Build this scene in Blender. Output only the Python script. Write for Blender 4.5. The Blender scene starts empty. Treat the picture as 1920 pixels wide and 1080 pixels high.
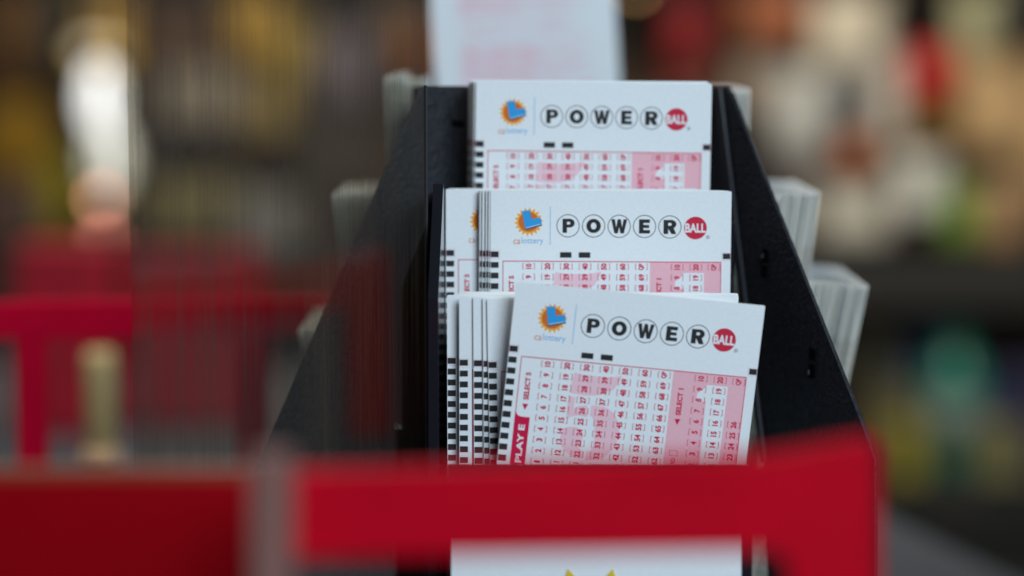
import bpy, bmesh, math, random
from mathutils import Vector, Matrix
random.seed(7)
R = math.radians
S = bpy.context.scene
C = S.collection

# ------------------------------------------------------------------ camera
PITCH = R(5.5); CAMZ = 0.295; LENS = 85.0
K = 36.0/LENS/1920.0
FWD = Vector((0, math.cos(PITCH), -math.sin(PITCH)))
UP = Vector((0, math.sin(PITCH), math.cos(PITCH)))
CAM = Vector((0, 0, CAMZ))
def ray(px, py):
    return FWD + Vector((1,0,0))*((px-960)*K) + UP*((540-py)*K)
def at_y(px, py, Y):
    d = ray(px, py); return CAM + d*(Y/d.y)
def at_z0(px, py):
    d = ray(px, py); p = CAM + d*(-CAMZ/d.z); return (p.x, p.y)
def at_plane(px, py, p, n):
    d = ray(px, py); return CAM + d*((p-CAM).dot(n)/d.dot(n))

# ------------------------------------------------------------------ helpers
def mat(name, col, rough=0.6, spec=0.3, metal=0.0, noise=None, bump=None, emit=None):
    m = bpy.data.materials.new(name); m.use_nodes = True
    nt = m.node_tree; b = nt.nodes['Principled BSDF']
    b.inputs['Base Color'].default_value = (*col, 1)
    b.inputs['Roughness'].default_value = rough
    b.inputs['Specular IOR Level'].default_value = spec
    b.inputs['Metallic'].default_value = metal
    tc = nt.nodes.new('ShaderNodeTexCoord')
    if noise:
        sc, amt = noise
        n = nt.nodes.new('ShaderNodeTexNoise'); n.inputs['Scale'].default_value = sc
        n.inputs['Detail'].default_value = 4
        nt.links.new(tc.outputs['Object'], n.inputs['Vector'])
        mr = nt.nodes.new('ShaderNodeMapRange')
        mr.inputs['From Min'].default_value = 0.3; mr.inputs['From Max'].default_value = 0.7
        mr.inputs['To Min'].default_value = 1-amt; mr.inputs['To Max'].default_value = 1+amt
        nt.links.new(n.outputs['Fac'], mr.inputs['Value'])
        mx = nt.nodes.new('ShaderNodeVectorMath'); mx.operation = 'SCALE'
        mx.inputs[0].default_value = col
        nt.links.new(mr.outputs['Result'], mx.inputs['Scale'])
        nt.links.new(mx.outputs['Vector'], b.inputs['Base Color'])
    if bump:
        sc, st = bump
        n2 = nt.nodes.new('ShaderNodeTexNoise'); n2.inputs['Scale'].default_value = sc
        n2.inputs['Detail'].default_value = 3
        nt.links.new(tc.outputs['Object'], n2.inputs['Vector'])
        bp = nt.nodes.new('ShaderNodeBump'); bp.inputs['Strength'].default_value = st
        bp.inputs['Distance'].default_value = 0.0006
        nt.links.new(n2.outputs['Fac'], bp.inputs['Height'])
        nt.links.new(bp.outputs['Normal'], b.inputs['Normal'])
    if emit:
        b.inputs['Emission Color'].default_value = (*emit[0], 1)
        b.inputs['Emission Strength'].default_value = emit[1]
    return m

def link(o, parent=None):
    C.objects.link(o)
    if parent: o.parent = parent
    return o
def mobj(name, bm, mats, parent=None, smooth=False):
    me = bpy.data.meshes.new(name)
    bmesh.ops.recalc_face_normals(bm, faces=bm.faces[:]) if smooth is not None else None
    bm.to_mesh(me); bm.free()
    for m in (mats if isinstance(mats, (list, tuple)) else [mats]): me.materials.append(m)
    if smooth:
        for p in me.polygons: p.use_smooth = True
    return link(bpy.data.objects.new(name, me), parent)
def tag(o, label=None, cat=None, group=None, kind=None):
    if label: o['label'] = label
    if cat: o['category'] = cat
    if group: o['group'] = group
    if kind: o['kind'] = kind
    return o
def empty(name, loc):
    o = bpy.data.objects.new(name, None); o.location = loc; o.empty_display_size = 0.02
    return link(o)
def prism(bm, pts, off, mi=0, bev=0.0):
    """closed polygon (3-D points) extruded by the vector off"""
    a = [bm.verts.new(p) for p in pts]; b = [bm.verts.new(Vector(p)+off) for p in pts]
    fs = [bm.faces.new(a), bm.faces.new(b[::-1])]
    n = len(a)
    for i in range(n):
        fs.append(bm.faces.new((a[i], b[i], b[(i+1)%n], a[(i+1)%n])))
    for f in fs: f.material_index = mi
    if bev:
        es = list({e for f in fs for e in f.edges})
        r = bmesh.ops.bevel(bm, geom=es, offset=bev, segments=2, affect='EDGES', profile=0.6)
        for f in r['faces']: f.material_index = mi
    return fs
def box(bm, c, s, mi=0, bev=0.0, rz=0.0):
    c = Vector(c); h = [x/2 for x in s]; M = Matrix.Rotation(rz, 3, 'Z')
    pts = [c + M @ Vector((sx*h[0], sy*h[1], -h[2])) for sx, sy in ((-1,-1),(1,-1),(1,1),(-1,1))]
    return prism(bm, pts, Vector((0,0,s[2])), mi, bev)
def lathe(bm, c, prof, seg=24, mi=0):
    c = Vector(c); rings = []
    for r, z in prof:
        rings.append([bm.verts.new(c+Vector((r*math.cos(2*math.pi*i/seg), r*math.sin(2*math.pi*i/seg), z))) for i in range(seg)])
    for a, b in zip(rings, rings[1:]):
        for i in range(seg):
            f = bm.faces.new((a[i], a[(i+1)%seg], b[(i+1)%seg], b[i])); f.material_index = mi
    for rg in (rings[0], rings[-1]):
        f = bm.faces.new(rg); f.material_index = mi
def on(parent, world):    # world -> local of an unrotated empty
    return Vector(world) - parent.location

# ------------------------------------------------------------------ materials
PAPER = mat('paper', (0.78, 0.82, 0.85), 0.75, 0.2, noise=(900, 0.025), bump=(2500, 0.12))
EDGE  = mat('paper_edge', (0.84, 0.80, 0.69), 0.9, 0.1)  # cream warmed to carry the lit highlight line on the paper edges
BLACK = mat('black_ink', (0.022, 0.023, 0.026), 0.5, 0.25)
REDI  = mat('red_ink', (0.60, 0.008, 0.065), 0.6, 0.2)
BALLI = mat('ball_red_ink', (0.58, 0.022, 0.060), 0.6, 0.2)
PINK  = mat('pink_tint', (0.82, 0.46, 0.53), 0.75, 0.2, noise=(2600, 0.07))
BLUE  = mat('blue_ink', (0.03, 0.33, 0.72), 0.6, 0.2)
DBLUE = mat('dark_blue_shadow_ink', (0.02, 0.06, 0.14), 0.6, 0.2)
GOLD  = mat('gold_ink', (0.90, 0.40, 0.035), 0.6, 0.2)
RUST  = mat('rust_ink', (0.62, 0.15, 0.025), 0.6, 0.2)
PALEP = mat('pale_outline_ink', (0.80, 0.45, 0.55), 0.6, 0.2)
LBLUE = mat('light_blue_ink', (0.16, 0.46, 0.78), 0.6, 0.2)
LRUST = mat('light_rust_ink', (0.66, 0.24, 0.12), 0.6, 0.2)
PTEXT = mat('faint_pink_ink', (0.81, 0.66, 0.72), 0.7, 0.2)
SLIPM = [PAPER, EDGE, BLACK, REDI, BALLI, PINK, BLUE, DBLUE, GOLD, RUST, PALEP, LBLUE, LRUST, PTEXT, mat('pale_pink_tint', (0.82, 0.56, 0.63), 0.75, 0.2, noise=(2600, 0.09))]
iP, iE, iK, iR, iB, iN, iL, iD, iG, iO, iX, iLB, iLR, iPT, iP5 = range(15)

PLASTIC = mat('black_textured_plastic', (0.014, 0.016, 0.023), 0.55, 0.35, noise=(500, 0.5), bump=(700, 1.0))
GLOSSB  = mat('black_glossy_plastic', (0.010, 0.010, 0.014), 0.16, 0.35)
VOID    = mat('black_core', (0.008, 0.008, 0.010), 0.8, 0.1)
SLOT    = mat('slot_black', (0.003, 0.003, 0.004), 0.9, 0.05)
SLOTGLINT = mat('slot_glint', (0.06, 0.065, 0.08), 0.4, 0.4)
REDF  = mat('red_lacquer', (0.47, 0.0005, 0.012), 0.55, 0.08, noise=(30, 0.10), bump=(60,0.3))
REDD  = mat('dark_red_lacquer', (0.26, 0.0004, 0.004), 0.6, 0.05, noise=(12, 0.12))
REDM  = mat('crimson_lacquer', (0.70, 0.001, 0.035), 0.55, 0.08, noise=(10, 0.15))
ORNG  = mat('orange_edge', (0.20, 0.045, 0.02), 0.5, 0.3)
GREYP = mat('grey_mauve_plastic', (0.23, 0.11, 0.095), 0.5, 0.2)

# ------------------------------------------------------------------ text glyphs
_tc = {}
def glyphs(s, bold=0.0, shear=0.0):
    key = (s, bold, shear)
    if key in _tc: return _tc[key]
    cu = bpy.data.curves.new('t', 'FONT'); cu.body = s; cu.size = 1; cu.offset = bold; cu.shear = shear
    cu.resolution_u = 3
    o = bpy.data.objects.new('t', cu); C.objects.link(o)
    dg = bpy.context.evaluated_depsgraph_get(); me = o.evaluated_get(dg).to_mesh()
    vs = [v.co.copy() for v in me.vertices]; fs = [tuple(p.vertices) for p in me.polygons]
    o.evaluated_get(dg).to_mesh_clear()
    bpy.data.objects.remove(o); bpy.data.curves.remove(cu)
    x0 = min(v.x for v in vs); x1 = max(v.x for v in vs); y0 = min(v.y for v in vs); y1 = max(v.y for v in vs)
    vs = [((v.x-x0)/(x1-x0)-.5, (v.y-y0)/(y1-y0)-.5) for v in vs]
    _tc[key] = (vs, fs); return _tc[key]
def put_text(bm, s, cx, cy, w, h, z, mi, rot=0, bold=0.02):
    """text scaled into a w x h box about (cx, cy); rot in degrees ccw"""
    vs, fs = glyphs(s, bold); c, q = math.cos(R(rot)), math.sin(R(rot))
    bv = [bm.verts.new((cx + x*w*c - y*h*q, cy + x*w*q + y*h*c, z)) for x, y in vs]
    for f in fs:
        try: bm.faces.new([bv[i] for i in f]).material_index = mi
        except ValueError: pass
def poly(bm, pts, z, mi):
    f = bm.faces.new([bm.verts.new((p[0], p[1], z)) for p in pts]); f.material_index = mi; return f
def rect(bm, x0, y0, x1, y1, z, mi):
    poly(bm, [(x0,min(y0,y1)),(x1,min(y0,y1)),(x1,max(y0,y1)),(x0,max(y0,y1))], z, mi)
def disc(bm, cx, cy, r, z, mi, n=40, r0=None):
    P = [(cx+r*math.cos(2*math.pi*i/n), cy+r*math.sin(2*math.pi*i/n)) for i in range(n)]
    if r0 is None: return poly(bm, P, z, mi)
    Q = [(cx+r0*math.cos(2*math.pi*i/n), cy+r0*math.sin(2*math.pi*i/n)) for i in range(n)]
    a = [bm.verts.new((*p, z)) for p in P]; b = [bm.verts.new((*q, z)) for q in Q]
    for i in range(n):
        bm.faces.new((a[i], a[(i+1)%n], b[(i+1)%n], b[i])).material_index = mi

# ------------------------------------------------------------------ the play slip
SW, SH, TH = 0.0825, 0.203, 0.00022
U = SW/452.0
def L(zx, zy): return ((zx-360)/3*U, -(zy-78)/3*U)
def u3(v): return v/3*U
Z1, Z2, Z3 = 0.00004, 0.00008, 0.00012
def slip_paper():
    bm = bmesh.new(); r = 0.0009
    pts = []; r = 0.0005
    for cx, cy, a0 in ((SW-r, -r, 0), (r, -r, 90), (r, -SH+r, 180), (SW-r, -SH+r, 270)):
        for k in range(5):
            a = R(a0+k*22.5); pts.append((cx+r*math.cos(a), cy+r*math.sin(a), 0))
    fs = prism(bm, pts, Vector((0,0,-TH)), iE)
    fs[0].material_index = iP; fs[1].material_index = iP
    # timing marks down the left edge, the first boxed in a thin pale line
    for k in range(26):
        y = 425 + 60*k
        a = L(363, y); b = L(407, y+33); rect(bm, a[0], a[1], b[0], b[1], Z2, iK)
    def frame(x0, y0, x1, y1, t, mi, z=Z1):
        a = L(x0, y0); b = L(x1, y1); t = u3(t)
        rect(bm, a[0], a[1], b[0], a[1]-t, z, mi); rect(bm, a[0], b[1]+t, b[0], b[1], z, mi)
        rect(bm, a[0], a[1]-t, a[0]+t, b[1]+t, z, mi); rect(bm, b[0]-t, a[1]-t, b[0], b[1]+t, z, mi)
    frame(361, 418, 414, 467, 1.6, iX)
    a = L(1672, 429); b = L(1713, 461); rect(bm, a[0], a[1], b[0], b[1], Z2, iK)
    frame(1666, 424, 1715, 470, 1.6, iX)
    for x in (753, 859):
        a = L(x, 427); b = L(x+65, 458); rect(bm, a[0], a[1], b[0], b[1], Z2, iK)
    me = bpy.data.meshes.new('play_slip'); bm.to_mesh(me); bm.free()
    for m in SLIPM: me.materials.append(m)
    return me
def slip_logo():
    bm = bmesh.new(); cx, cy = L(575, 257); n = 18; P = []
    for i in range(n*2):
        a = math.pi*i/n + 0.09; r = u3(82) if i % 2 == 0 else u3(62)
        P.append((cx+r*math.cos(a), cy+r*math.sin(a)))
    poly(bm, P, Z1, iG); disc(bm, cx, cy, u3(56), Z2, iO)
    Lp = [(537,197),(580,190),(591,240),(641,232),(647,272),(556,297)]
    poly(bm, [L(x+3, y+6) for x, y in Lp][::-1], Z3, iD)
    poly(bm, [L(x, y) for x, y in Lp][::-1], Z3+0.00004, iL)
    # thin pale line along the foot of the L
    poly(bm, [L(x,y) for x,y in ((561,290),(643,268),(643,271),(561,293))][::-1], Z3+0.00007, iP)
    def fit(s, x0, x1, y0, y1, mi):
        a = L(x0, y1); b = L(x1, y0); put_text(bm, s, (a[0]+b[0])/2, (a[1]+b[1])/2, b[0]-a[0], b[1]-a[1], Z2, mi, 0, 0.0)
    fit('ca', 490, 529, 357, 383, iLR); fit('lottery', 536, 659, 345, 389, iLB)
    a = L(695, 170); b = L(698.5, 387); rect(bm, a[0], a[1], b[0], b[1], Z1, iLB)
    me = bpy.data.meshes.new('logo'); bm.to_mesh(me); bm.free()
    for m in SLIPM: me.materials.append(m)
    return me
def arc(cx, cy, rx, ry, a0, a1, n=10):
    return [(cx+rx*math.cos(R(a0+(a1-a0)*i/n)), cy+ry*math.sin(R(a0+(a1-a0)*i/n))) for i in range(n+1)]
def heavy(ch):
    """outline loops of a heavy letter as simple polygons in a 0..1 box"""
    if ch == 'E': return [[(0,0),(1,0),(1,.25),(.40,.25),(.40,.39),(.92,.39),(.92,.61),(.40,.61),(.40,.75),(.98,.75),(.98,1),(0,1)]]
    if ch == 'W': return [[(0,1),(.20,0),(.42,0),(.50,.46),(.58,0),(.80,0),(1,1),(.77,1),(.685,.42),(.60,1),(.40,1),(.315,.42),(.23,1)]]
    if ch == 'O':
        o = arc(.5,.5,.5,.5,0,360,40); q = arc(.5,.5,.19,.24,0,360,40)
        return [[o[i], o[i+1], q[i+1], q[i]] for i in range(40)]
    bowl = arc(.60,.69,.40,.31,90,-90,14); inn = arc(.52,.69,.12,.10,90,-90,14)
    out = [[(0,0),(.37,0),(.37,.38),(.37,.59),(.37,.79),(.37,1),(0,1)]]
    o = [(.37,1)] + bowl + [(.37,.38)]; q = [(.37,.79)] + inn + [(.37,.59)]
    for i in range(len(o)-1): out.append([o[i], o[i+1], q[i+1], q[i]])
    if ch == 'R': out.append([(.37,.38),(.37,.379),(.62,0),(1,0),(.80,.425),(.60,.38)])
    return out
def put_heavy(bm, ch, cx, cy, w, h, z, mi):
    for lp in heavy(ch):
        P = [(cx+(x-.5)*w, cy+(y-.5)*h) for x, y in lp]
        ar = sum(P[i-1][0]*P[i][1]-P[i][0]*P[i-1][1] for i in range(len(P)))
        poly(bm, P if ar > 0 else P[::-1], z, mi)
def slip_word():
    bm = bmesh.new()
    for ch, x, y in (('P',797,278),('O',941,278),('W',1085,279),('E',1228,279),('R',1371,281)):
        cx, cy = L(x, y); disc(bm, cx, cy, u3(65), Z1, iK, 48, u3(61))
        w = {'P':68,'O':82,'W':90,'E':62,'R':72}[ch]
        put_heavy(bm, ch, cx+u3(3 if ch == 'P' else 0), cy, u3(w), u3(80), Z1, iK)
    cx, cy = L(1515, 286); disc(bm, cx, cy, u3(64), Z1, iB, 48)
    put_text(bm, 'BALL', cx, cy-u3(0), u3(116), u3(52), Z2, iP, 0, 0.032)
    cx, cy = L(1586, 338); disc(bm, cx, cy, u3(10), Z1, iK, 24, u3(8))
    put_text(bm, 'R', cx, cy, u3(7), u3(10), Z1, iK, 0, 0.02)
    me = bpy.data.meshes.new('wordmark'); bm.to_mesh(me); bm.free()
    for m in SLIPM: me.materials.append(m)
    return me
COLX = [577+106*i for i in range(7)]; ROWY = lambda r: 508+59.7*r
def slip_grid():
    bm = bmesh.new()
    def bar(x0, y0, x1, y1, mi, z): a = L(x0,y0); b = L(x1,y1); rect(bm, a[0], a[1], b[0], b[1], z, mi)
    bot = 1120
    bar(430,477,1663,481.5,iR,Z2); bar(430,481.5,434,bot,iR,Z2); bar(1659,481.5,1663,bot,iR,Z2); bar(430,bot,1663,bot+4.5,iR,Z2)
    # second play panel below, its frame only
    bar(430,1150,1663,1154.5,iR,Z2); bar(430,1154.5,434,1800,iR,Z2); bar(1659,1154.5,1663,1800,iR,Z2)
    # pink field round a white 1
    def pk(pts): poly(bm, [L(x,y) for x,y in pts][::-1], Z1, iN)
    pk([(1262,481.5),(1659,481.5),(1659,540),(1262,540)])
    pk([(1262,540),(1452,540),(1440,562),(1405,590),(1400,640),(1455,628),(1462,1040),(1420,1045),(1420,bot),(1262,bot)])
    pk([(1567,540),(1659,540),(1659,bot),(1600,bot),(1600,1045),(1567,1040)])
    # pink figure 5 behind the numbers
    def c7(px, py):
        x, y = px-822, py-103
        det = 177*100+12*18; c = (x*100+12*y)/det; r = (177*y-18*x)/det
        return L(789+106*c, ROWY(r))
    def five(pts, fl=False):
        poly(bm, [c7(*p) for p in pts][::-1], Z1, iP5)
    five([(710,145),(800,168),(900,182),(1000,190),(1080,190),(1150,178),(1110,255),(1060,312),(990,345),(900,362),(800,360),(665,332)])
    five([(655,362),(718,375),(705,440),(700,478),(750,455),(825,452),(820,560),(740,545),(690,552),(632,572)])
    five([(860,450),(940,458),(1010,480),(1070,530),(1105,610),(1115,700),(1095,790),(1050,870),(980,930),(900,958),(800,962),(808,880),(850,868),(875,830),(888,760),(890,660),(885,600),(868,560),(848,545)])
    five([(600,665),(660,648),(720,650),(770,685),(785,740),(760,800),(745,850),(790,885),(780,925),(740,940),(680,920),(620,880),(582,820),(575,750)])
    def cell(s, x, r):
        tw = sum(11 if ch == '1' else 18.5 for ch in s)
        y = ROWY(r); cx, cy = L(x, y)
        put_text(bm, s, cx, cy, u3(tw), u3(33), Z2, iR, 90, 0.040)
        for sg in (-1, 1):
            bx = x + sg*33
            bar(bx-1.5, y-17, bx+1.5, y+17, iR, Z2)
            for yy in (y-17, y+15.5):
                if sg < 0: bar(bx+1.2, yy, bx+8, yy+1.8, iR, Z2)
                else: bar(bx-8, yy, bx-1.2, yy+1.8, iR, Z2)
    for c in range(6):
        for r in range(10): cell(str(10*(c+1)-r), COLX[c], r)
    cell('QP', COLX[6], 0)
    for r in range(1, 10): cell(str(70-r), COLX[6], r)
    for c in range(2):
        for r in range(10): cell(str(10*(c+1)-r), 1415+105*c, r)
    cell('QP', 1622, 0)
    for r, n in zip(range(4, 10), range(26, 20, -1)): cell(str(n), 1622, r)
    def up(s, x, y0, y1, h, mi, bold=0.04, z=Z2):
        cx, cy = L(x, (y0+y1)/2); put_text(bm, s, cx, cy, u3(y1-y0), u3(h), z, mi, 90, bold)
    def tri(x, y): poly(bm, [L(x-16,y-16), L(x+16,y-16), L(x,y+18)][::-1], Z2, iR)
    up('SELECT 5', 480, 562, 714, 29, iR); tri(480, 752)
    up('SELECT 1', 1313, 572, 722, 29, iR); tri(1313, 758)
    up('VOID', 1313, 958, 1020, 26, iR, 0.02)
    bar(1290,916,1334,918,iR,Z2); bar(1290,944,1334,946,iR,Z2); bar(1290,918,1292,944,iR,Z2); bar(1332,918,1334,944,iR,Z2)
    poly(bm, [L(x,y) for x,y in ((434,782),(440,796),(450,804),(465,808),(512,808),(512,bot),(434,bot))][::-1], Z2, iR)
    up('PLAY E', 473, 850, 1060, 34, iP, 0.035, Z3)
    me = bpy.data.meshes.new('number_grid'); bm.to_mesh(me); bm.free()
    for m in SLIPM: me.materials.append(m)
    return me
ME_P, ME_L, ME_W, ME_G = slip_paper(), slip_logo(), slip_word(), slip_grid()

def slip(px, py, Y, roll=0.0, yaw=0.0, lean=0.0, full=True, label='', group=None, pos=None):
    """slip whose top-left corner shows at pixel (px, py) on the plane y = Y; roll in degrees clockwise"""
    o = link(bpy.data.objects.new('play_slip', ME_P))
    p = pos if pos is not None else at_y(px, py, Y)
    o.matrix_world = Matrix.Translation(p) @ Matrix.Rotation(R(yaw), 4, 'Z') @ Matrix.Rotation(R(90+lean), 4, 'X') @ Matrix.Rotation(R(-roll), 4, 'Z')
    tag(o, label, 'lottery slip', group)
    if full:
        for n, me in (('logo', ME_L), ('wordmark', ME_W), ('number_grid', ME_G)):
            link(bpy.data.objects.new(n, me), o)
    return o

GF = 'play slips standing in the front pockets'
# top tier
slip(893, 151, 0.849, 0.75, 0, 0, True, 'front play slip of the uppermost pocket, logo and numbers facing out', GF)
for k in range(20):
    slip(889.5-0.55*k+random.uniform(-1.6,1.6), 150.5+random.uniform(-.8,1.2), 0.8500+0.0008*k, 0.6+random.uniform(-.25,.25), 0, 0, False,
         'white play slip stacked behind the front slip of the uppermost pocket', GF)
# middle tier
slip(920, 356, 0.827, 0.35, 0, 0, True, 'front play slip of the middle pocket, the sharpest one', GF)
for i, (px, n) in enumerate(((916,3),(911,2),(905,2),(900,2),(897,1))):
    for k in range(n):
        slip(px+random.uniform(-.6,.6), 355.5+random.uniform(-.8,.8), 0.8274+0.0005*(i*2+k), 0.3+random.uniform(-.12,.12), 0, 0, True,
             'play slip of the middle pocket with just its left edge showing beside the front slip', GF)
slip(836, 354.5, 0.8335, 0.15, 0, 0, True, 'play slip pushed far left in the middle pocket, half its sun logo showing', GF)
for k in range(14):
    slip(838+random.uniform(0,40), 354.5+random.uniform(-1,1), 0.8342+0.0008*k, 0.2+random.uniform(-.2,.2), 0, 0, False,
         'white play slip stacked at the back of the middle pocket', GF)
# lower tier
slip(968, 528, 0.7850, 5.9, 3.5, 3.0, True, 'tilted play slip pulled up at the front of the lowest pocket, PLAY E showing', GF)
for px, py, Y, ro, lab in (
    (913, 560, 0.7925, -0.9, 'play slip just left of the tilted slip, black marks and a red line showing'),
    (905, 558, 0.7933, -0.3, 'play slip with a sliver of black marks, second left of the tilted slip'),
    (887, 557, 0.7942, -0.2, 'play slip with a column of black marks, third left of the tilted slip'),
    (861, 556, 0.7951, 0.1, 'play slip with a full column of marks near the left of the lowest pocket'),
    (838, 553, 0.7985, 0.0, 'leftmost play slip of the lowest pocket, against the black side wall')):
    slip(px, py, Y, ro, 0, 2.0, True, lab, GF)
for k in range(24):
    px = random.choice((858, 862, 866, 915, 922)) + random.uniform(-2, 2)
    slip(px, 552.0-0.22*k+random.uniform(-.5,.5), 0.7992+0.0007*k, 0.2+random.uniform(-.3,.3), 0, 2.0, False,
         'white play slip stacked at the back of the lowest pocket', GF)

# the slip standing up on the far side of the rack
def info_slip():
    bm = bmesh.new()
    fs = prism(bm, [(0,0,0),(0,-SH,0),(SW,-SH,0),(SW,0,0)], Vector((0,0,-TH)), iE)
    fs[0].material_index = iP; fs[1].material_index = iP
    y = -0.012
    while y > -SH+0.01:
        if random.random() < .12: y -= 0.0022; continue
        x = 0.0125; end = SW*random.uniform(.74, .93)
        while x < end:
            w = random.uniform(.0015, .006); rect(bm, x, y, min(x+w, end), y-0.0009, Z2, iPT if random.random() < .8 else iX); x += w+0.0006
        y -= 0.00155
    for x0, x1, y0, y1 in ((.012,.036,-.06,-.085),(.012,.045,-.10,-.135),(.05,.072,-.118,-.132),(.012,.03,-.03,-.05)):
        rect(bm, x0, y0, x1, y1, Z1, iPT)
    me = bpy.data.meshes.new('info_slip'); bm.to_mesh(me); bm.free()
    for m in SLIPM: me.materials.append(m)
    return me
o = link(bpy.data.objects.new('info_slip', info_slip()))
o.matrix_world = Matrix.Translation(at_y(786, -330, 1.08)) @ Matrix.Rotation(R(4), 4, 'Z') @ Matrix.Rotation(R(90), 4, 'X') @ Matrix.Rotation(R(3.4), 4, 'Z')
tag(o, 'blurred slip with faint pink print standing behind the top of the rack', 'lottery slip')

# slips in the two side faces, seen almost edge on
def side_stack(px0, px1, py_top, Y, n, lean_roll, label, group, sgn, dz=0.0, hgap=3.0, turn=0.0):
    for k in range(n):
        t = k/(n-1)
        px = px0 + (px1-px0)*t + random.uniform(-1.5, 1.5)
        p = at_y(px, py_top + dz*t + random.uniform(-hgap, hgap), Y + random.uniform(-.0014, .001))
        o = link(bpy.data.objects.new('play_slip', ME_P))
        yaw = (90 if sgn > 0 else -90) + turn + random.uniform(-.6, .6)
        # local x runs away from the camera, so the top-left corner is the near top corner (mirrored on the left side)
        M = Matrix.Translation(p) @ Matrix.Rotation(R(lean_roll+random.uniform(-.7,.7)), 4, 'Y') @ Matrix.Rotation(R(yaw), 4, 'Z') @ Matrix.Rotation(R(90), 4, 'X')
        if sgn < 0: M = M @ Matrix.Translation((-SW, 0, 0))
        o.matrix_world = M
        tag(o, label, 'lottery slip', group)
GR = 'play slips in the right side pockets'; GL = 'play slips in the left side pockets'
side_stack(1356, 1406, 168, 0.905, 26, 1.5, 'slip seen edge on in the top pocket of the right side', GR, 1, 0, 2)
side_stack(1425, 1537, 362, 0.893, 56, 7.5, 'slip seen edge on in the middle pocket of the right side', GR, 1, -1, 3)
side_stack(1500, 1628, 524, 0.880, 56, 11.0, 'slip seen edge on in the lowest pocket of the right side', GR, 1, 14, 3, 0)
side_stack(722, 792, 140, 0.905, 16, -1.0, 'slip seen edge on in the top pocket of the left side', GL, -1, 10, 9)
side_stack(622, 700, 366, 0.893, 24, -6, 'slip seen edge on in the middle pocket of the left side', GL, -1, -2, 3)
side_stack(560, 612, 622, 0.890, 12, -9, 'slip seen edge on in the lowest pocket of the left side', GL, -1, -4, 3)

# ------------------------------------------------------------------ the black rack
rack = empty('slip_rack', (0.035, 0.93, 0)); tag(rack, 'black four-sided tiered plastic rack holding the lottery slips', 'slip rack')
def plate(name, pix, pa, pb, th, m, parent, bev=0.0006, label=None):
    """vertical plate through top-view points pa, pb (each px, Y); outline given in pixels; thickness runs backward"""
    A = at_y(pa[0], 540, pa[1]); B = at_y(pb[0], 540, pb[1])
    d = Vector((B.x-A.x, B.y-A.y, 0)).normalized(); n = Vector((-d.y, d.x, 0))
    if n.y < 0: n = -n
    bm = bmesh.new(); prism(bm, [on(parent, at_plane(x, y, A, n)) for x, y in pix], n*th, 0, bev)
    o = mobj(name, bm, m, parent); 
    if label: o['label'] = label
    return o, A, n
plate('side_wing', [(882,161),(791,161),(640,515),(497,850),(400,1078),(400,1130),(826,1130),(822,860),(836,560),(878,350)], (885,0.872), (500,0.822), 0.0015, PLASTIC, rack, label='left wing seen partly through the clear streaked panel')
_, WA, WN = plate('side_wing', [(1346,163),(1362,162),(1372,176),(1619,805),(1640,862),(1640,1130),(1440,1130),(1433,870),(1393,545)], (1340,0.880), (1620,0.800), 0.0015, PLASTIC, rack, label='right wing with two dark slots')
bm = bmesh.new(); q = [at_plane(x, y, WA, WN) - WN*0.0016 for x, y in ((1344,163),(1356,163),(1401,545),(1441,870),(1433,870),(1390,545))]
prism(bm, [on(rack, p) for p in q], WN*0.0012, 0, 0.0003); mobj('wing_trim', bm, mat('lighter_black_edge', (0.028,0.030,0.038), 0.45, 0.4), rack)  # edge strip in a slightly lighter black than the wing
# back core behind the pockets
bm = bmesh.new()
a = at_y(800, 168, 0.885); b = at_y(1346, 168, 0.885)
box(bm, on(rack, ((a.x+b.x)/2, 0.8875, a.z/2+0.004)), (b.x-a.x+0.01, 0.006, a.z-0.006), 0, 0.0005)
mobj('core_panel', bm, VOID, rack)
bm = bmesh.new()
box(bm, on(rack, ((a.x+b.x)/2, 1.022, a.z/2+0.002)), (b.x-a.x-0.03, 0.006, a.z-0.006), 0, 0.0005)
mobj('back_panel', bm, VOID, rack)
# glossy pocket side wall on the left
bm = bmesh.new()
f0 = at_y(821, 360, 0.790); f1 = at_y(837, 360, 0.868)
pts = [(f0.x, f0.y, 0.012), (f1.x, f1.y, 0.012), (f1.x, f1.y, at_y(837,358,0.868).z), (f0.x+.001, f0.y+0.03, at_y(821,350,0.80).z), (f0.x, f0.y+0.002, at_y(821,560,0.79).z)]
prism(bm, [on(rack, p) for p in pts], Vector((-0.0035, 0, 0)), 0, 0.0003)
mobj('pocket_wall', bm, GLOSSB, rack)
# pocket floors and lips, tier by tier
xL = at_y(842, 500, 0.80).x; xR = at_y(1400, 500, 0.80).x
for (Yf, Yb, ztop) in ((0.846, 0.870, at_y(960,360,0.846).z-0.01), (0.824, 0.8445, at_y(960,560,0.824).z-0.01)):
    bm = bmesh.new(); box(bm, on(rack, ((xL+xR)/2, Yf-0.0012, ztop-0.03)), (xR-xL, 0.0014, 0.06), 0, 0.0002)
    mobj('pocket_front', bm, GLOSSB, rack)
zl = at_y(960, 868, 0.775).z
bm = bmesh.new(); box(bm, on(rack, ((xL+xR)/2, 0.7735, zl/2+0.003)), (xR-xL, 0.002, zl-0.006), 0, 0.0003)
mobj('pocket_front', bm, GLOSSB, rack)
bm = bmesh.new(); box(bm, on(rack, ((xL+xR)/2, 0.90, 0.004)), (0.26, 0.25, 0.008), 0, 0.001)
mobj('base', bm, PLASTIC, rack)
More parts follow.
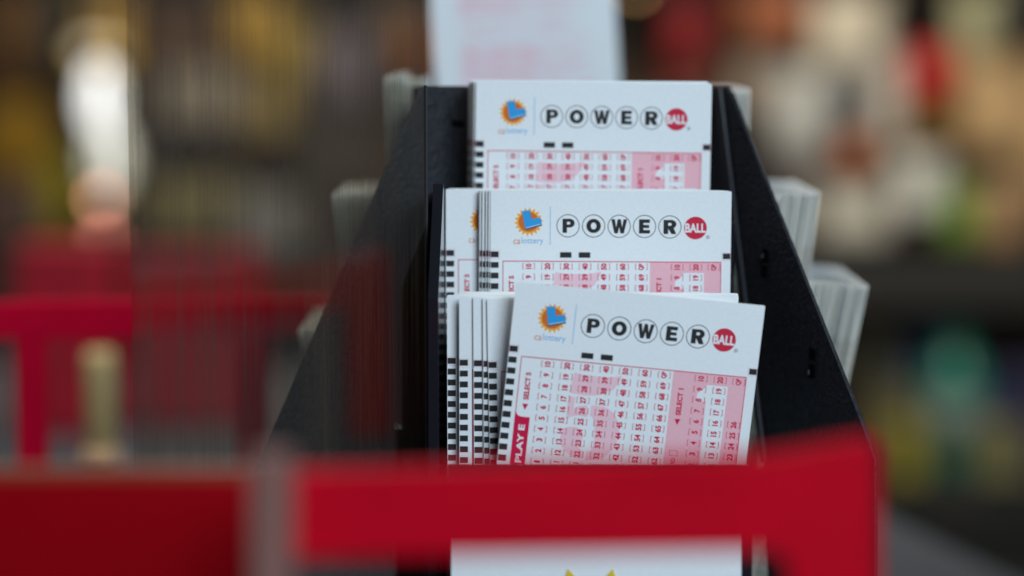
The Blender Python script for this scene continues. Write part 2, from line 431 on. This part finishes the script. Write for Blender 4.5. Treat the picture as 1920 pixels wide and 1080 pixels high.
# wing slots: recess shade painted as a dark box, highlight as a pale strip
def slot(px, py, h, A, n, w=5, rim=True):
    bm = bmesh.new()
    q = [at_plane(px+dx, py+dy, A, n) - n*0.0004 for dx, dy in ((-w,-h),(w,-h+3),(w,h),(-w,h-3))]
    prism(bm, [on(rack, p) for p in q], n*0.0006, 0, 0)
    s = mobj('slot', bm, SLOT, rack)
    if rim:
        bm = bmesh.new()
        q = [at_plane(px+dx, py+dy, A, n) - n*0.0009 for dx, dy in ((-w-1,-2),(-w+2,-3),(-w+2,h*.45),(-w-1,h*.4))]
        prism(bm, [on(rack, p) for p in q], n*0.0004, 0, 0)
        mobj('slot_glint', bm, SLOTGLINT, s)
for (x, y, h) in ((1436,478,13),(1434,508,12),(1524,664,12),(1523,696,14)): slot(x, y, h, WA, WN, 5, y in (478,696))
LA = at_y(885,540,0.872); LB = at_y(500,540,0.822); dd = (LB-LA); dd.z=0; dd.normalize(); LN = Vector((-dd.y, dd.x, 0)); LN = LN if LN.y > 0 else -LN
slot(858, 232, 7, LA, LN, 11, False)
# white insert card with a yellow sun below the lowest pocket
card = empty('insert_card', at_y(1117, 1150, 0.770)); tag(card, 'white insert card with yellow sun points on the rack front', 'card')
bm = bmesh.new(); q = [at_y(x, y, 0.7695) for x, y in ((846,1000),(1390,1000),(1390,1420),(846,1420))]
prism(bm, [on(card, p) for p in q], Vector((0,0.0008,0)), 0, 0); mobj('sheet', bm, PAPER, card)
bm = bmesh.new(); P = []
for i in range(28):
    an = 2*math.pi*i/28 + math.pi/2 + math.pi/14; r = 190 if i % 2 == 0 else 140
    P.append(on(card, at_y(1107+r*math.cos(an), 1252-r*math.sin(an), 0.7691)))
prism(bm, P, Vector((0,0.0002,0)), 0, 0)
mobj('sun_print', bm, mat('yellow_ink', (0.72, 0.52, 0.03), 0.6), card)

# ------------------------------------------------------------------ clear streaked acrylic panel
def acrylic():
    m = bpy.data.materials.new('streaked_clear_acrylic'); m.use_nodes = True; nt = m.node_tree; nt.nodes.clear()
    N = nt.nodes.new; out = N('ShaderNodeOutputMaterial')
    tc = N('ShaderNodeTexCoord'); mp = N('ShaderNodeMapping'); mp.inputs['Scale'].default_value = (1, 0.0, 0.012)
    nt.links.new(tc.outputs['Object'], mp.inputs['Vector'])
    n1 = N('ShaderNodeTexNoise'); n1.inputs['Scale'].default_value = 1400; n1.inputs['Detail'].default_value = 5; n1.inputs['Roughness'].default_value = .75
    n2 = N('ShaderNodeTexNoise'); n2.inputs['Scale'].default_value = 110; n2.inputs['Detail'].default_value = 3
    for n in (n1, n2): nt.links.new(mp.outputs['Vector'], n.inputs['Vector'])
    mu = N('ShaderNodeMath'); mu.operation = 'MULTIPLY'
    nt.links.new(n1.outputs['Fac'], mu.inputs[0]); nt.links.new(n2.outputs['Fac'], mu.inputs[1])
    mr = N('ShaderNodeMapRange'); mr.inputs['From Min'].default_value = .15; mr.inputs['From Max'].default_value = .42
    mr.inputs['To Min'].default_value = 0.0; mr.inputs['To Max'].default_value = 0.17
    nt.links.new(mu.outputs[0], mr.inputs['Value'])
    tr = N('ShaderNodeBsdfTransparent'); tr.inputs['Color'].default_value = (0.86, 0.84, 0.80, 1)
    m3 = N('ShaderNodeMapRange'); m3.inputs['From Min'].default_value = .15; m3.inputs['From Max'].default_value = .40
    m3.inputs['To Min'].default_value = 1.0; m3.inputs['To Max'].default_value = 0.58
    nt.links.new(mu.outputs[0], m3.inputs['Value'])
    vs = N('ShaderNodeVectorMath'); vs.operation = 'SCALE'; vs.inputs[0].default_value = (0.88, 0.87, 0.76)
    nt.links.new(m3.outputs['Result'], vs.inputs['Scale']); nt.links.new(vs.outputs['Vector'], tr.inputs['Color'])
    df = N('ShaderNodeBsdfTranslucent'); df.inputs['Color'].default_value = (0.60, 0.50, 0.38, 1)
    d2 = N('ShaderNodeBsdfDiffuse'); d2.inputs['Color'].default_value = (0.10, 0.085, 0.065, 1)
    mh = N('ShaderNodeMixShader'); mh.inputs['Fac'].default_value = 0.5
    nt.links.new(df.outputs[0], mh.inputs[1]); nt.links.new(d2.outputs[0], mh.inputs[2])
    m1 = N('ShaderNodeMixShader'); nt.links.new(mr.outputs['Result'], m1.inputs['Fac'])
    nt.links.new(tr.outputs[0], m1.inputs[1]); nt.links.new(mh.outputs[0], m1.inputs[2])
    gl = N('ShaderNodeBsdfGlossy'); gl.inputs['Roughness'].default_value = 0.07
    m2 = N('ShaderNodeMixShader'); m2.inputs['Fac'].default_value = 0.24
    nt.links.new(m1.outputs[0], m2.inputs[1]); nt.links.new(gl.outputs[0], m2.inputs[2])
    nt.links.new(m2.outputs[0], out.inputs['Surface'])
    return m
ACR = acrylic()
pr = at_y(799, 540, 0.813); pl = at_y(246, 540, 0.788)
panel = empty('clear_panel', ((pr.x+pl.x)/2, (pr.y+pl.y)/2, 0)); tag(panel, 'streaked clear acrylic panel standing left of the rack', 'acrylic panel')
ln = math.hypot(pr.x-pl.x, pr.y-pl.y); panel.rotation_euler = (0, 0, math.atan2(pr.y-pl.y, pr.x-pl.x))
bm = bmesh.new(); v = [bm.verts.new(p) for p in ((-ln/2,0,0.001),(ln/2,0,0.001),(ln/2,0,0.46),(-ln/2,0,0.46))]; bm.faces.new(v)
sh = mobj('sheet', bm, ACR, panel)
EDG = mat('acrylic_edge', (0.16, 0.155, 0.15), 0.2, 0.5)
bm = bmesh.new(); zt = at_y(799, 160, .813).z; box(bm, (ln/2+0.0004, 0.0015, zt/2), (0.0008, 0.003, zt), 0, 0.0002); mobj('edge_strip', bm, mat('dark_edge', (0.030,0.030,0.035), 0.25, .5), panel)

# ------------------------------------------------------------------ red frames in the foreground
YF = 0.55
fr = empty('red_display', at_y(1300, 1250, YF)); tag(fr, 'bright red frame crossing in front of the rack', 'display frame')
bm = bmesh.new()
pix = [(548,884),(850,878),(1390,868),(1480,850),(1560,834),(1625,822),(1648,834),(1650,1500),(1487,1500),(1486,1060),(1478,1036),(1440,1026),(860,1042),(548,1052)]
prism(bm, [on(fr, at_y(x, y, YF)) for x, y in pix], Vector((0, 0.006, 0)), 0, 0.001)
mobj('rail', bm, REDF, fr)
lp = empty('dark_red_board', at_y(230, 1300, 0.585)); tag(lp, 'dark red board filling the lower left corner', 'board')
bm = bmesh.new(); prism(bm, [on(lp, at_y(x, y, 0.585)) for x, y in ((-260,898),(470,900),(470,1400),(-260,1400))], Vector((0,0.006,0)), 0, 0.001); mobj('face', bm, REDD, lp)
bm = bmesh.new(); prism(bm, [on(lp, at_y(x, y, 0.587)) for x, y in ((-260,880),(470,878),(470,898),(-260,896))], Vector((0,0.005,0)), 0, 0.0003); mobj('trim', bm, ORNG, lp)
gp = empty('grey_post', at_y(508, 1500, 0.51)); tag(gp, 'grey mauve upright between the two red boards', 'post')
bm = bmesh.new(); prism(bm, [on(gp, at_y(x, y, 0.51)) for x, y in ((474,850),(545,850),(545,1500),(474,1500))], Vector((0,0.004,0)), 0, 0.0006); mobj('upright', bm, GREYP, gp)

# second red frame behind the panel
Y2 = 1.06
f2 = empty('red_display', at_y(250, 840, Y2)); tag(f2, 'blurred red frame standing behind the clear panel on the left', 'display frame')
bm = bmesh.new(); prism(bm, [on(f2, at_y(x, y, Y2)) for x, y in ((-160,568),(640,558),(640,628),(-160,640))], Vector((0,0.006,0)), 0, 0.001); mobj('rail', bm, REDM, f2)
for x0, x1 in ((28, 84), (-160,-100), (440, 500)):
    bm = bmesh.new(); q = [at_y(x, y, Y2+0.001) for x, y in ((x0,636),(x1,636),(x1,700),(x0,700))]
    q[2].z = q[3].z = 0.0; prism(bm, [on(f2, p) for p in q], Vector((0,0.005,0)), 0, 0.0008); mobj('leg', bm, REDM, f2)

# ------------------------------------------------------------------ counter and room
cou = tag(mobj('counter', (lambda b: (prism(b, [(-1.6,0.2,-0.04),(0.2,0.2,-0.04),(0.42,0.9,-0.04),(*at_z0(1890,1080),-0.04),(*at_z0(1670,972),-0.04),(*at_z0(1250,770),-0.04),(-0.3,2.3,-0.04),(-1.6,2.3,-0.04)], Vector((0,0,0.04)), 0, 0.003), b)[1])(bmesh.new()),
     mat('grey_counter', (0.055, 0.060, 0.070), 0.75, 0.1, noise=(6, 0.15))), kind='structure')
flo = tag(mobj('floor', (lambda b: (box(b, (0,2,-0.92), (8,9,0.02)), b)[1])(bmesh.new()), mat('dark_floor', (0.03,0.028,0.026), 0.5, noise=(3,.2))), kind='structure')
bw = tag(mobj('back_wall', (lambda b: (box(b, (0,4.6,0.4), (8,0.05,2.6)), b)[1])(bmesh.new()), mat('brown_wall', (0.07,0.05,0.035), 0.8, noise=(2,.3))), kind='structure')

# shop display at the back
YS = 3.7
KS = lambda px, py, Y=YS: at_y(px, py, Y)
def simple(c, rough=0.55, nz=0.2): return mat('pack_'+str(len(bpy.data.materials)), c, rough, 0.3, noise=(22, nz))
DARK = mat('dark_shelf', (0.018, 0.017, 0.014), 0.6, noise=(5,.3))
unit = empty('display_shelf', (0.3, YS+0.15, -0.91)); tag(unit, 'dark shop shelf full of blurred packets behind the rack', 'shelf')
bm = bmesh.new(); box(bm, on(unit, (0.1, YS+0.30, 0.15)), (3.6, 0.02, 2.1)); mobj('back_board', bm, mat('board_brown', (0.085,0.055,0.035), 0.8, noise=(4,.4)), unit)
SHELF_PY = (-280, 478, 872)
SH_Z = []
for py in SHELF_PY:
    z = KS(960, py).z; SH_Z.append(z)
    bm = bmesh.new(); box(bm, on(unit, (0.1, YS+0.09, z-0.035)), (3.6, 0.40, 0.07), 0, 0.004); mobj('shelf_board', bm, DARK, unit)
bm = bmesh.new(); box(bm, on(unit, (0.1, YS+0.06, (SH_Z[2]-0.07-0.91)/2)), (3.6, 0.30, SH_Z[2]-0.07+0.91), 0, 0.004); mobj('plinth', bm, mat('plinth_black',(0.008,0.008,0.007),0.7), unit)

def packet(px, py, w, h, col, Y, label, cat='packet', name='snack_packet', band=None):
    """pillow shaped packet hanging on a hook; centre at pixel (px, py), size in pixels at depth Y"""
    c = at_y(px, py, Y); s = K*Y; W = w*s; H = h*s; D = min(W, H)*0.22
    e = empty(name, (c.x, c.y, c.z-H/2)); tag(e, label, cat, 'packets and goods on the back shelf')
    bm = bmesh.new(); nx, nz = 8, 10; g = {}
    for side in (-1, 1):
        for i in range(nx+1):
            for j in range(nz+1):
                u = i/nx*2-1; v = j/nz*2-1
                t = max(0, (1-u*u))**.5 * max(0, (1-v*v))**.5
                if side == 1 and t == 0: g[side,i,j] = g[-1,i,j]; continue
                g[side,i,j] = bm.verts.new((u*W/2*(1-.06*(1-v*v)), side*D/2*t, H/2+v*H/2))
    for side in (-1, 1):
        for i in range(nx):
            for j in range(nz):
                q = [g[side,i,j], g[side,i+1,j], g[side,i+1,j+1], g[side,i,j+1]]
                if side == 1: q = q[::-1]
                f = bm.faces.new(q)
                if band and 3 <= j <= 6 and 1 <= i <= 6: f.material_index = 1
    mobj('pouch', bm, [simple(col)] + ([simple(band)] if band else []), e, True)
    bm = bmesh.new(); box(bm, (0, D*0.2+0.1, H+0.004), (0.004, 0.2, 0.004)); box(bm, (0,0.0,H+0.002),(0.03,0.004,0.012))
    mobj('hook', bm, DARK, e)
def carton(px, w, h, col, shelf, Y, label, cat='carton', band=None):
    s = K*Y; z = SH_Z[shelf]; x = at_y(px, 500, Y).x
    e = empty('carton', (x, Y, z)); tag(e, label, cat, 'packets and goods on the back shelf')
    bm = bmesh.new(); box(bm, (0,0,h*s/2+0.0005), (w*s, 0.07, h*s), 0, 0.003); mobj('box', bm, simple(col), e)
    if band:
        bm = bmesh.new(); box(bm, (0,-0.0355,h*s*0.55), (w*s*0.8, 0.002, h*s*0.35)); mobj('printed_label', bm, simple(band), e)
def bottle(px, w, h, col, shelf, Y, label, cap=(0.3,0.3,0.3), band=None, z=None):
    s = K*Y; z = SH_Z[shelf] if z is None else z; x = at_y(px, 500, Y).x; r = w*s/2; H = h*s
    e = empty('bottle', (x, Y, z)); tag(e, label, 'bottle', 'packets and goods on the back shelf')
    bm = bmesh.new(); lathe(bm, (0,0,0.0005), [(r*.9,0),(r,H*.03),(r,H*.62),(r*.8,H*.74),(r*.36,H*.84),(r*.34,H*.93)]); mobj('body', bm, simple(col, 0.25), e, True)
    bm = bmesh.new(); lathe(bm, (0,0,H*.93), [(r*.4,0),(r*.4,H*.07)]); mobj('cap', bm, simple(cap), e)
    if band:
        bm = bmesh.new(); lathe(bm, (0,0,H*.2), [(r*1.02,0),(r*1.02,H*.32)]); mobj('printed_label', bm, simple(band), e, True)

beige=(0.42,0.38,0.30); grey=(0.36,0.36,0.33); taupe=(0.22,0.17,0.13); red=(0.55,0.006,0.012); rust=(0.30,0.085,0.03)
olive=(0.16,0.15,0.04); tan=(0.36,0.25,0.14); dgrey=(0.07,0.08,0.085); teal=(0.005,0.17,0.12); navy=(0.01,0.014,0.05)
gold=(0.42,0.27,0.05); green=(0.12,0.20,0.04); brown=(0.10,0.055,0.025); violet=(0.16,0.14,0.18); cream=(0.55,0.52,0.42)
P_ = [ # px, py, w, h, colour, depth offset, label
 (1290, 60, 80,150,(0.15,0.006,0.010),0.10,'dark red packet hanging just right of the pink slip'),
 (1270,230, 90,150,(0.10,0.02,0.012),0.13,'maroon packet low behind the rack top'),
 (1450, 30,150,100,(0.22,0.08,0.04),0.06,'rust orange packet near the top edge, right of the dark red packets'),
 (1420,150, 90,120,taupe,0.10,'taupe packet above the right wing'),
 (1330,160, 70,130,(0.08,0.05,0.03),0.16,'dark brown packet beside the maroon one'),
 (1590, 70,150,170,beige,0.04,'large beige packet in the upper middle of the right side'),
 (1500,215,110,170,grey,0.00,'pale grey packet left of the narrow dark one'),
 (1597,190, 46,150,dgrey,-0.04,'narrow dark grey packet between two pale packets'),
 (1660,190, 70,190,(0.38,0.34,0.29),0.02,'pale tan packet left of the red packet'),
 (1602,290, 60,70,rust,-0.05,'small rust coloured packet under the narrow dark one'),
 (1742,135,90,90,(0.36,0.003,0.006),-0.02,'bright red packet at upper right'),
 (1745,225, 110,80,(0.16,0.09,0.03),0.02,'brown olive packet under the bright red one'),
 (1830, 50, 90,150,(0.28,0.27,0.17),0.05,'olive cream packet right of the bright red one'),
 (1905, 20, 60,110,(0.012,0.012,0.012),-0.02,'black packet in the top right corner'),
 (1860,200,120,190,tan,0.04,'tan packet near the right edge'),
 (1950,240,90,300,(0.32,0.22,0.12),0.08,'brown tan packet cut by the right edge'),
 (1725,350, 95,120,(0.46,0.46,0.41),-0.02,'pale grey packet low, right of centre'),
 (1510,330,120,110,(0.25,0.19,0.16),0.06,'mauve brown packet above the middle side stack'),
 (1600,400,150,110,(0.42,0.40,0.34),0.00,'pale grey beige packet right of the middle side stack'),
 (1800,400, 70,110,green,0.00,'olive green packet low at right'),
 (1880,400,100,130,(0.26,0.17,0.10),0.03,'brown packet low at the right edge'),
 (  30, 60, 90,170,brown,0.06,'dark brown packet in the top left corner'),
 (  30,260, 80,150,(0.22,0.13,0.015),0.02,'amber packet at the left edge'),
 ( 110, 60, 60,200,(0.02,0.022,0.018),0.00,'nearly black packet near the upper left'),
 ( 200, 30, 90, 90,(0.36,0.24,0.10),0.0,'tan packet above the white lamp'),
 ( 190, 100,110,50,(0.70,0.45,0.05),-0.02,'yellow packet just above the white lamp'),
 ( 110,210, 60,170,(0.10,0.07,0.02),0.10,'dark olive packet left of the white lamp'),
 ( 30,400, 80,130,(0.09,0.06,0.05),0.02,'mauve brown packet at the left edge'),
 ( 110,360, 60,150,(0.20,0.17,0.015),0.0,'olive packet left of the peach lamp'),
 ( 330, 70,150,110,(0.09,0.05,0.03),0.04,'dark brown packet behind the clear panel'),
 ( 470, 50,110,140,(0.34,0.22,0.07),0.04,'golden tan packet high behind the clear panel'),
 ( 370,185,170,120,(0.24,0.21,0.18),0.00,'taupe grey packet behind the clear panel'),
 ( 545,110,110,150,(0.30,0.22,0.07),0.08,'mustard packet behind the clear panel'),
 ( 640,130,110,150,(0.15,0.13,0.16),0.00,'violet grey packet behind the clear panel'),
 ( 740, 60, 90,150,(0.10,0.07,0.05),0.06,'dark packet left of the pink slip'),
 ( 770, 90, 40,90,(0.30,0.12,0.05),-0.03,'small orange brown packet left of the pink slip'),
 ( 500,210,120,100,(0.22,0.17,0.08),0.06,'ochre packet behind the clear panel'),
 ( 300,270,110,80,(0.12,0.10,0.09),0.06,'dim taupe packet low behind the clear panel'),
 ( 360,390,210,110,(0.17,0.15,0.08),0.02,'wide olive packet low behind the clear panel'),
 ( 500,420,140,120,(0.16,0.16,0.16),0.00,'grey packet beside the wide olive one'),
 ( 620,300,120,120,(0.05,0.045,0.035),0.04,'dark packet behind the left side stacks'),
]
for px, py, w, h, c, dy, lab in P_:
    m_ = sum(c)/3; c = tuple(max(0.002, m_+(v-m_)*1.25) for v in c); packet(px, py, w, h, c, YS-0.02+dy, lab, band=tuple(min(1, v*1.2+.005) for v in c))
carton(1690, 70, 150, (0.10,0.09,0.03), 2, YS-0.02, 'olive brown carton on the lower shelf by the rack')
carton(1640, 60, 230, (0.16,0.13,0.07), 2, YS+0.06, 'beige olive carton beside the lowest side stack')
carton(1730, 80, 250, (0.03,0.04,0.045), 2, YS+0.08, 'dark slate carton on the lower shelf')
bottle(1795, 110, 270, (0.004,0.13,0.09), 2, YS-0.04, 'teal bottle with a pale label on the lower shelf', teal, (0.13,0.17,0.15))
bottle(1715, 70, 250, (0.015,0.03,0.07), 2, YS+0.00, 'dark blue bottle left of the teal one', navy)
carton(1905, 110, 190, (0.015,0.015,0.045), 2, YS-0.0, 'navy carton on the lower shelf at the right edge')
carton(1875, 90, 95, (0.14,0.13,0.05), 2, YS-0.09, 'low olive carton on the lower shelf at the right')
carton(1700, 70, 100, (0.20,0.17,0.02), 2, YS-0.10, 'low mustard carton left of the teal bottle')
carton(330, 170, 250, (0.20,0.05,0.05), 2, YS-0.02, 'dull red carton on the lower shelf behind the clear panel')
carton(90, 190, 260, (0.14,0.16,0.14), 2, YS+0.02, 'grey green carton on the lower shelf at the left')
for px, h in ((480,220),(600,240)): carton(px, 90, h, (0.05,0.05,0.05), 2, YS, 'dark carton on the lower shelf, %s' % ('left of the rack' if px == 480 else 'nearly hidden by the rack'))

# red goods on the counter behind the second frame
def tub(px, py, w, h, col, Y, label):
    c = at_y(px, py, Y); s = K*Y; e = empty('red_box', (c.x, Y, 0)); tag(e, label, 'box')
    bm = bmesh.new(); top = c.z + h*s/2; box(bm, (0,0,top/2+0.0005), (w*s, 0.08, top), 0, 0.004); mobj('carton_body', bm, simple(col), e)
    bm = bmesh.new(); box(bm, (0,0,top+0.004), (w*s*1.02, 0.084, 0.006), 0, 0.002); mobj('lid', bm, simple(tuple(v*.8 for v in col)), e)
tub(130, 520, 170, 90, (0.36,0.006,0.02), 1.9, 'crimson box on the counter below the lamps')
tub(370, 530, 230, 90, (0.34,0.008,0.02), 1.95, 'wide red box on the counter behind the clear panel')
# pale yellow bottle-like tube behind the dark red board
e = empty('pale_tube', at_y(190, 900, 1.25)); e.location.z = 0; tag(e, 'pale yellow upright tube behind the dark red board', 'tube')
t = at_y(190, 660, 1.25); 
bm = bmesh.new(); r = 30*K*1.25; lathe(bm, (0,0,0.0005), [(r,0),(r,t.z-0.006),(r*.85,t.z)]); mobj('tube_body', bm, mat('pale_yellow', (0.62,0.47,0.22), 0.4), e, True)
bm = bmesh.new(); za = at_y(190, 905, 1.25).z; zb = at_y(190, 838, 1.25).z; lathe(bm, (0,0,za), [(r*1.04,0),(r*1.04,zb-za)]); mobj('band', bm, mat('peach_highlight', (0.95,0.62,0.36), 0.4), e, True)  # peach colour paints the bright highlight low on the tube

# ------------------------------------------------------------------ lit lamps in the background
def lamp(px, py, rx, rz, Y, col, st, label, name='globe_lamp'):
    c = at_y(px, py, Y); e = empty(name, (c.x, c.y, c.z+rz)); tag(e, label, 'lamp', 'lit lamps at the left of the shop')
    bm = bmesh.new(); bmesh.ops.create_uvsphere(bm, u_segments=24, v_segments=16, radius=1.0)
    for v in bm.verts: v.co = Vector((v.co.x*rx, v.co.y*rx, v.co.z*rz - rz))
    mobj('shade', bm, mat('lamp_glow', (0.8,0.8,0.8), 0.5, emit=(col, st)), e, True)
    bm = bmesh.new(); box(bm, (0,0,0.010), (0.014,0.014,0.022)); box(bm, (0,0,0.25),(0.003,0.003,0.46)); mobj('stem', bm, DARK, e)
lamp(188, 185, 0.020, 0.046, 3.2, (0.95,0.97,0.95), 1.5, 'bright white oval lamp at upper left')
lamp(205, 300, 0.026, 0.05, 3.3, (0.70,0.74,0.60), 0.75, 'dim greenish lamp under the white one')
lamp(192, 372, 0.010, 0.010, 3.2, (1.0,0.40,0.22), 4.5, 'peach bulb glow below the white lamp', 'bulb')
lamp(196, 455, 0.012, 0.010, 3.1, (1.0,0.22,0.14), 3.0, 'lower reddish bulb glow above the red box', 'bulb')
lamp(180, 95, 0.03, 0.012, 3.3, (0.9,0.6,0.15), 0.5, 'dim yellow lamp over the white one')
lamp(1192, -25, 0.006, 0.006, 3.4, (0.8,0.42,0.08), 3.5, 'dim amber bulb at the top edge right of the pink slip', 'bulb')

# ------------------------------------------------------------------ lights
def area(name, loc, target, size, power, col, sy=None):
    l = bpy.data.lights.new(name, 'AREA'); l.energy = power; l.color = col; l.size = size
    if sy: l.shape = 'RECTANGLE'; l.size_y = sy
    o = link(bpy.data.objects.new(name, l)); o.location = loc
    o.rotation_euler = (Vector(target)-Vector(loc)).to_track_quat('-Z', 'Y').to_euler(); return o
area('window_light', (0.9, -0.9, 1.25), (0.02, 0.83, 0.25), 1.1, 50, (0.76, 0.90, 1.0))
area('added_back_fill', (-0.35, 1.35, 1.3), (0.0, 0.75, 0.2), 0.6, 11, (1.0, 0.93, 0.84))  # unseen fill added overhead to light the red frame's back and side stacks
area('shelf_light', (0.3, 2.3, 1.5), (0.2, YS, 0.1), 1.6, 50, (1.0, 0.90, 0.77), 0.5)

w = bpy.data.worlds.new('World'); S.world = w; w.use_nodes = True
w.node_tree.nodes['Background'].inputs['Color'].default_value = (0.55, 0.62, 0.75, 1)
w.node_tree.nodes['Background'].inputs['Strength'].default_value = 0.06

cd = bpy.data.cameras.new('Camera'); co = link(bpy.data.objects.new('Camera', cd)); co.location = CAM
co.rotation_euler = (R(90)-PITCH, 0, 0); cd.lens = LENS; cd.sensor_width = 36; cd.clip_start = 0.01; cd.clip_end = 60
cd.dof.use_dof = True; cd.dof.focus_distance = 0.813; cd.dof.aperture_fstop = 3.0
S.camera = co
S.view_settings.view_transform = 'Standard'; S.view_settings.look = 'None'
S.view_settings.exposure = 0; S.view_settings.gamma = 1; S.view_settings.use_curve_mapping = False
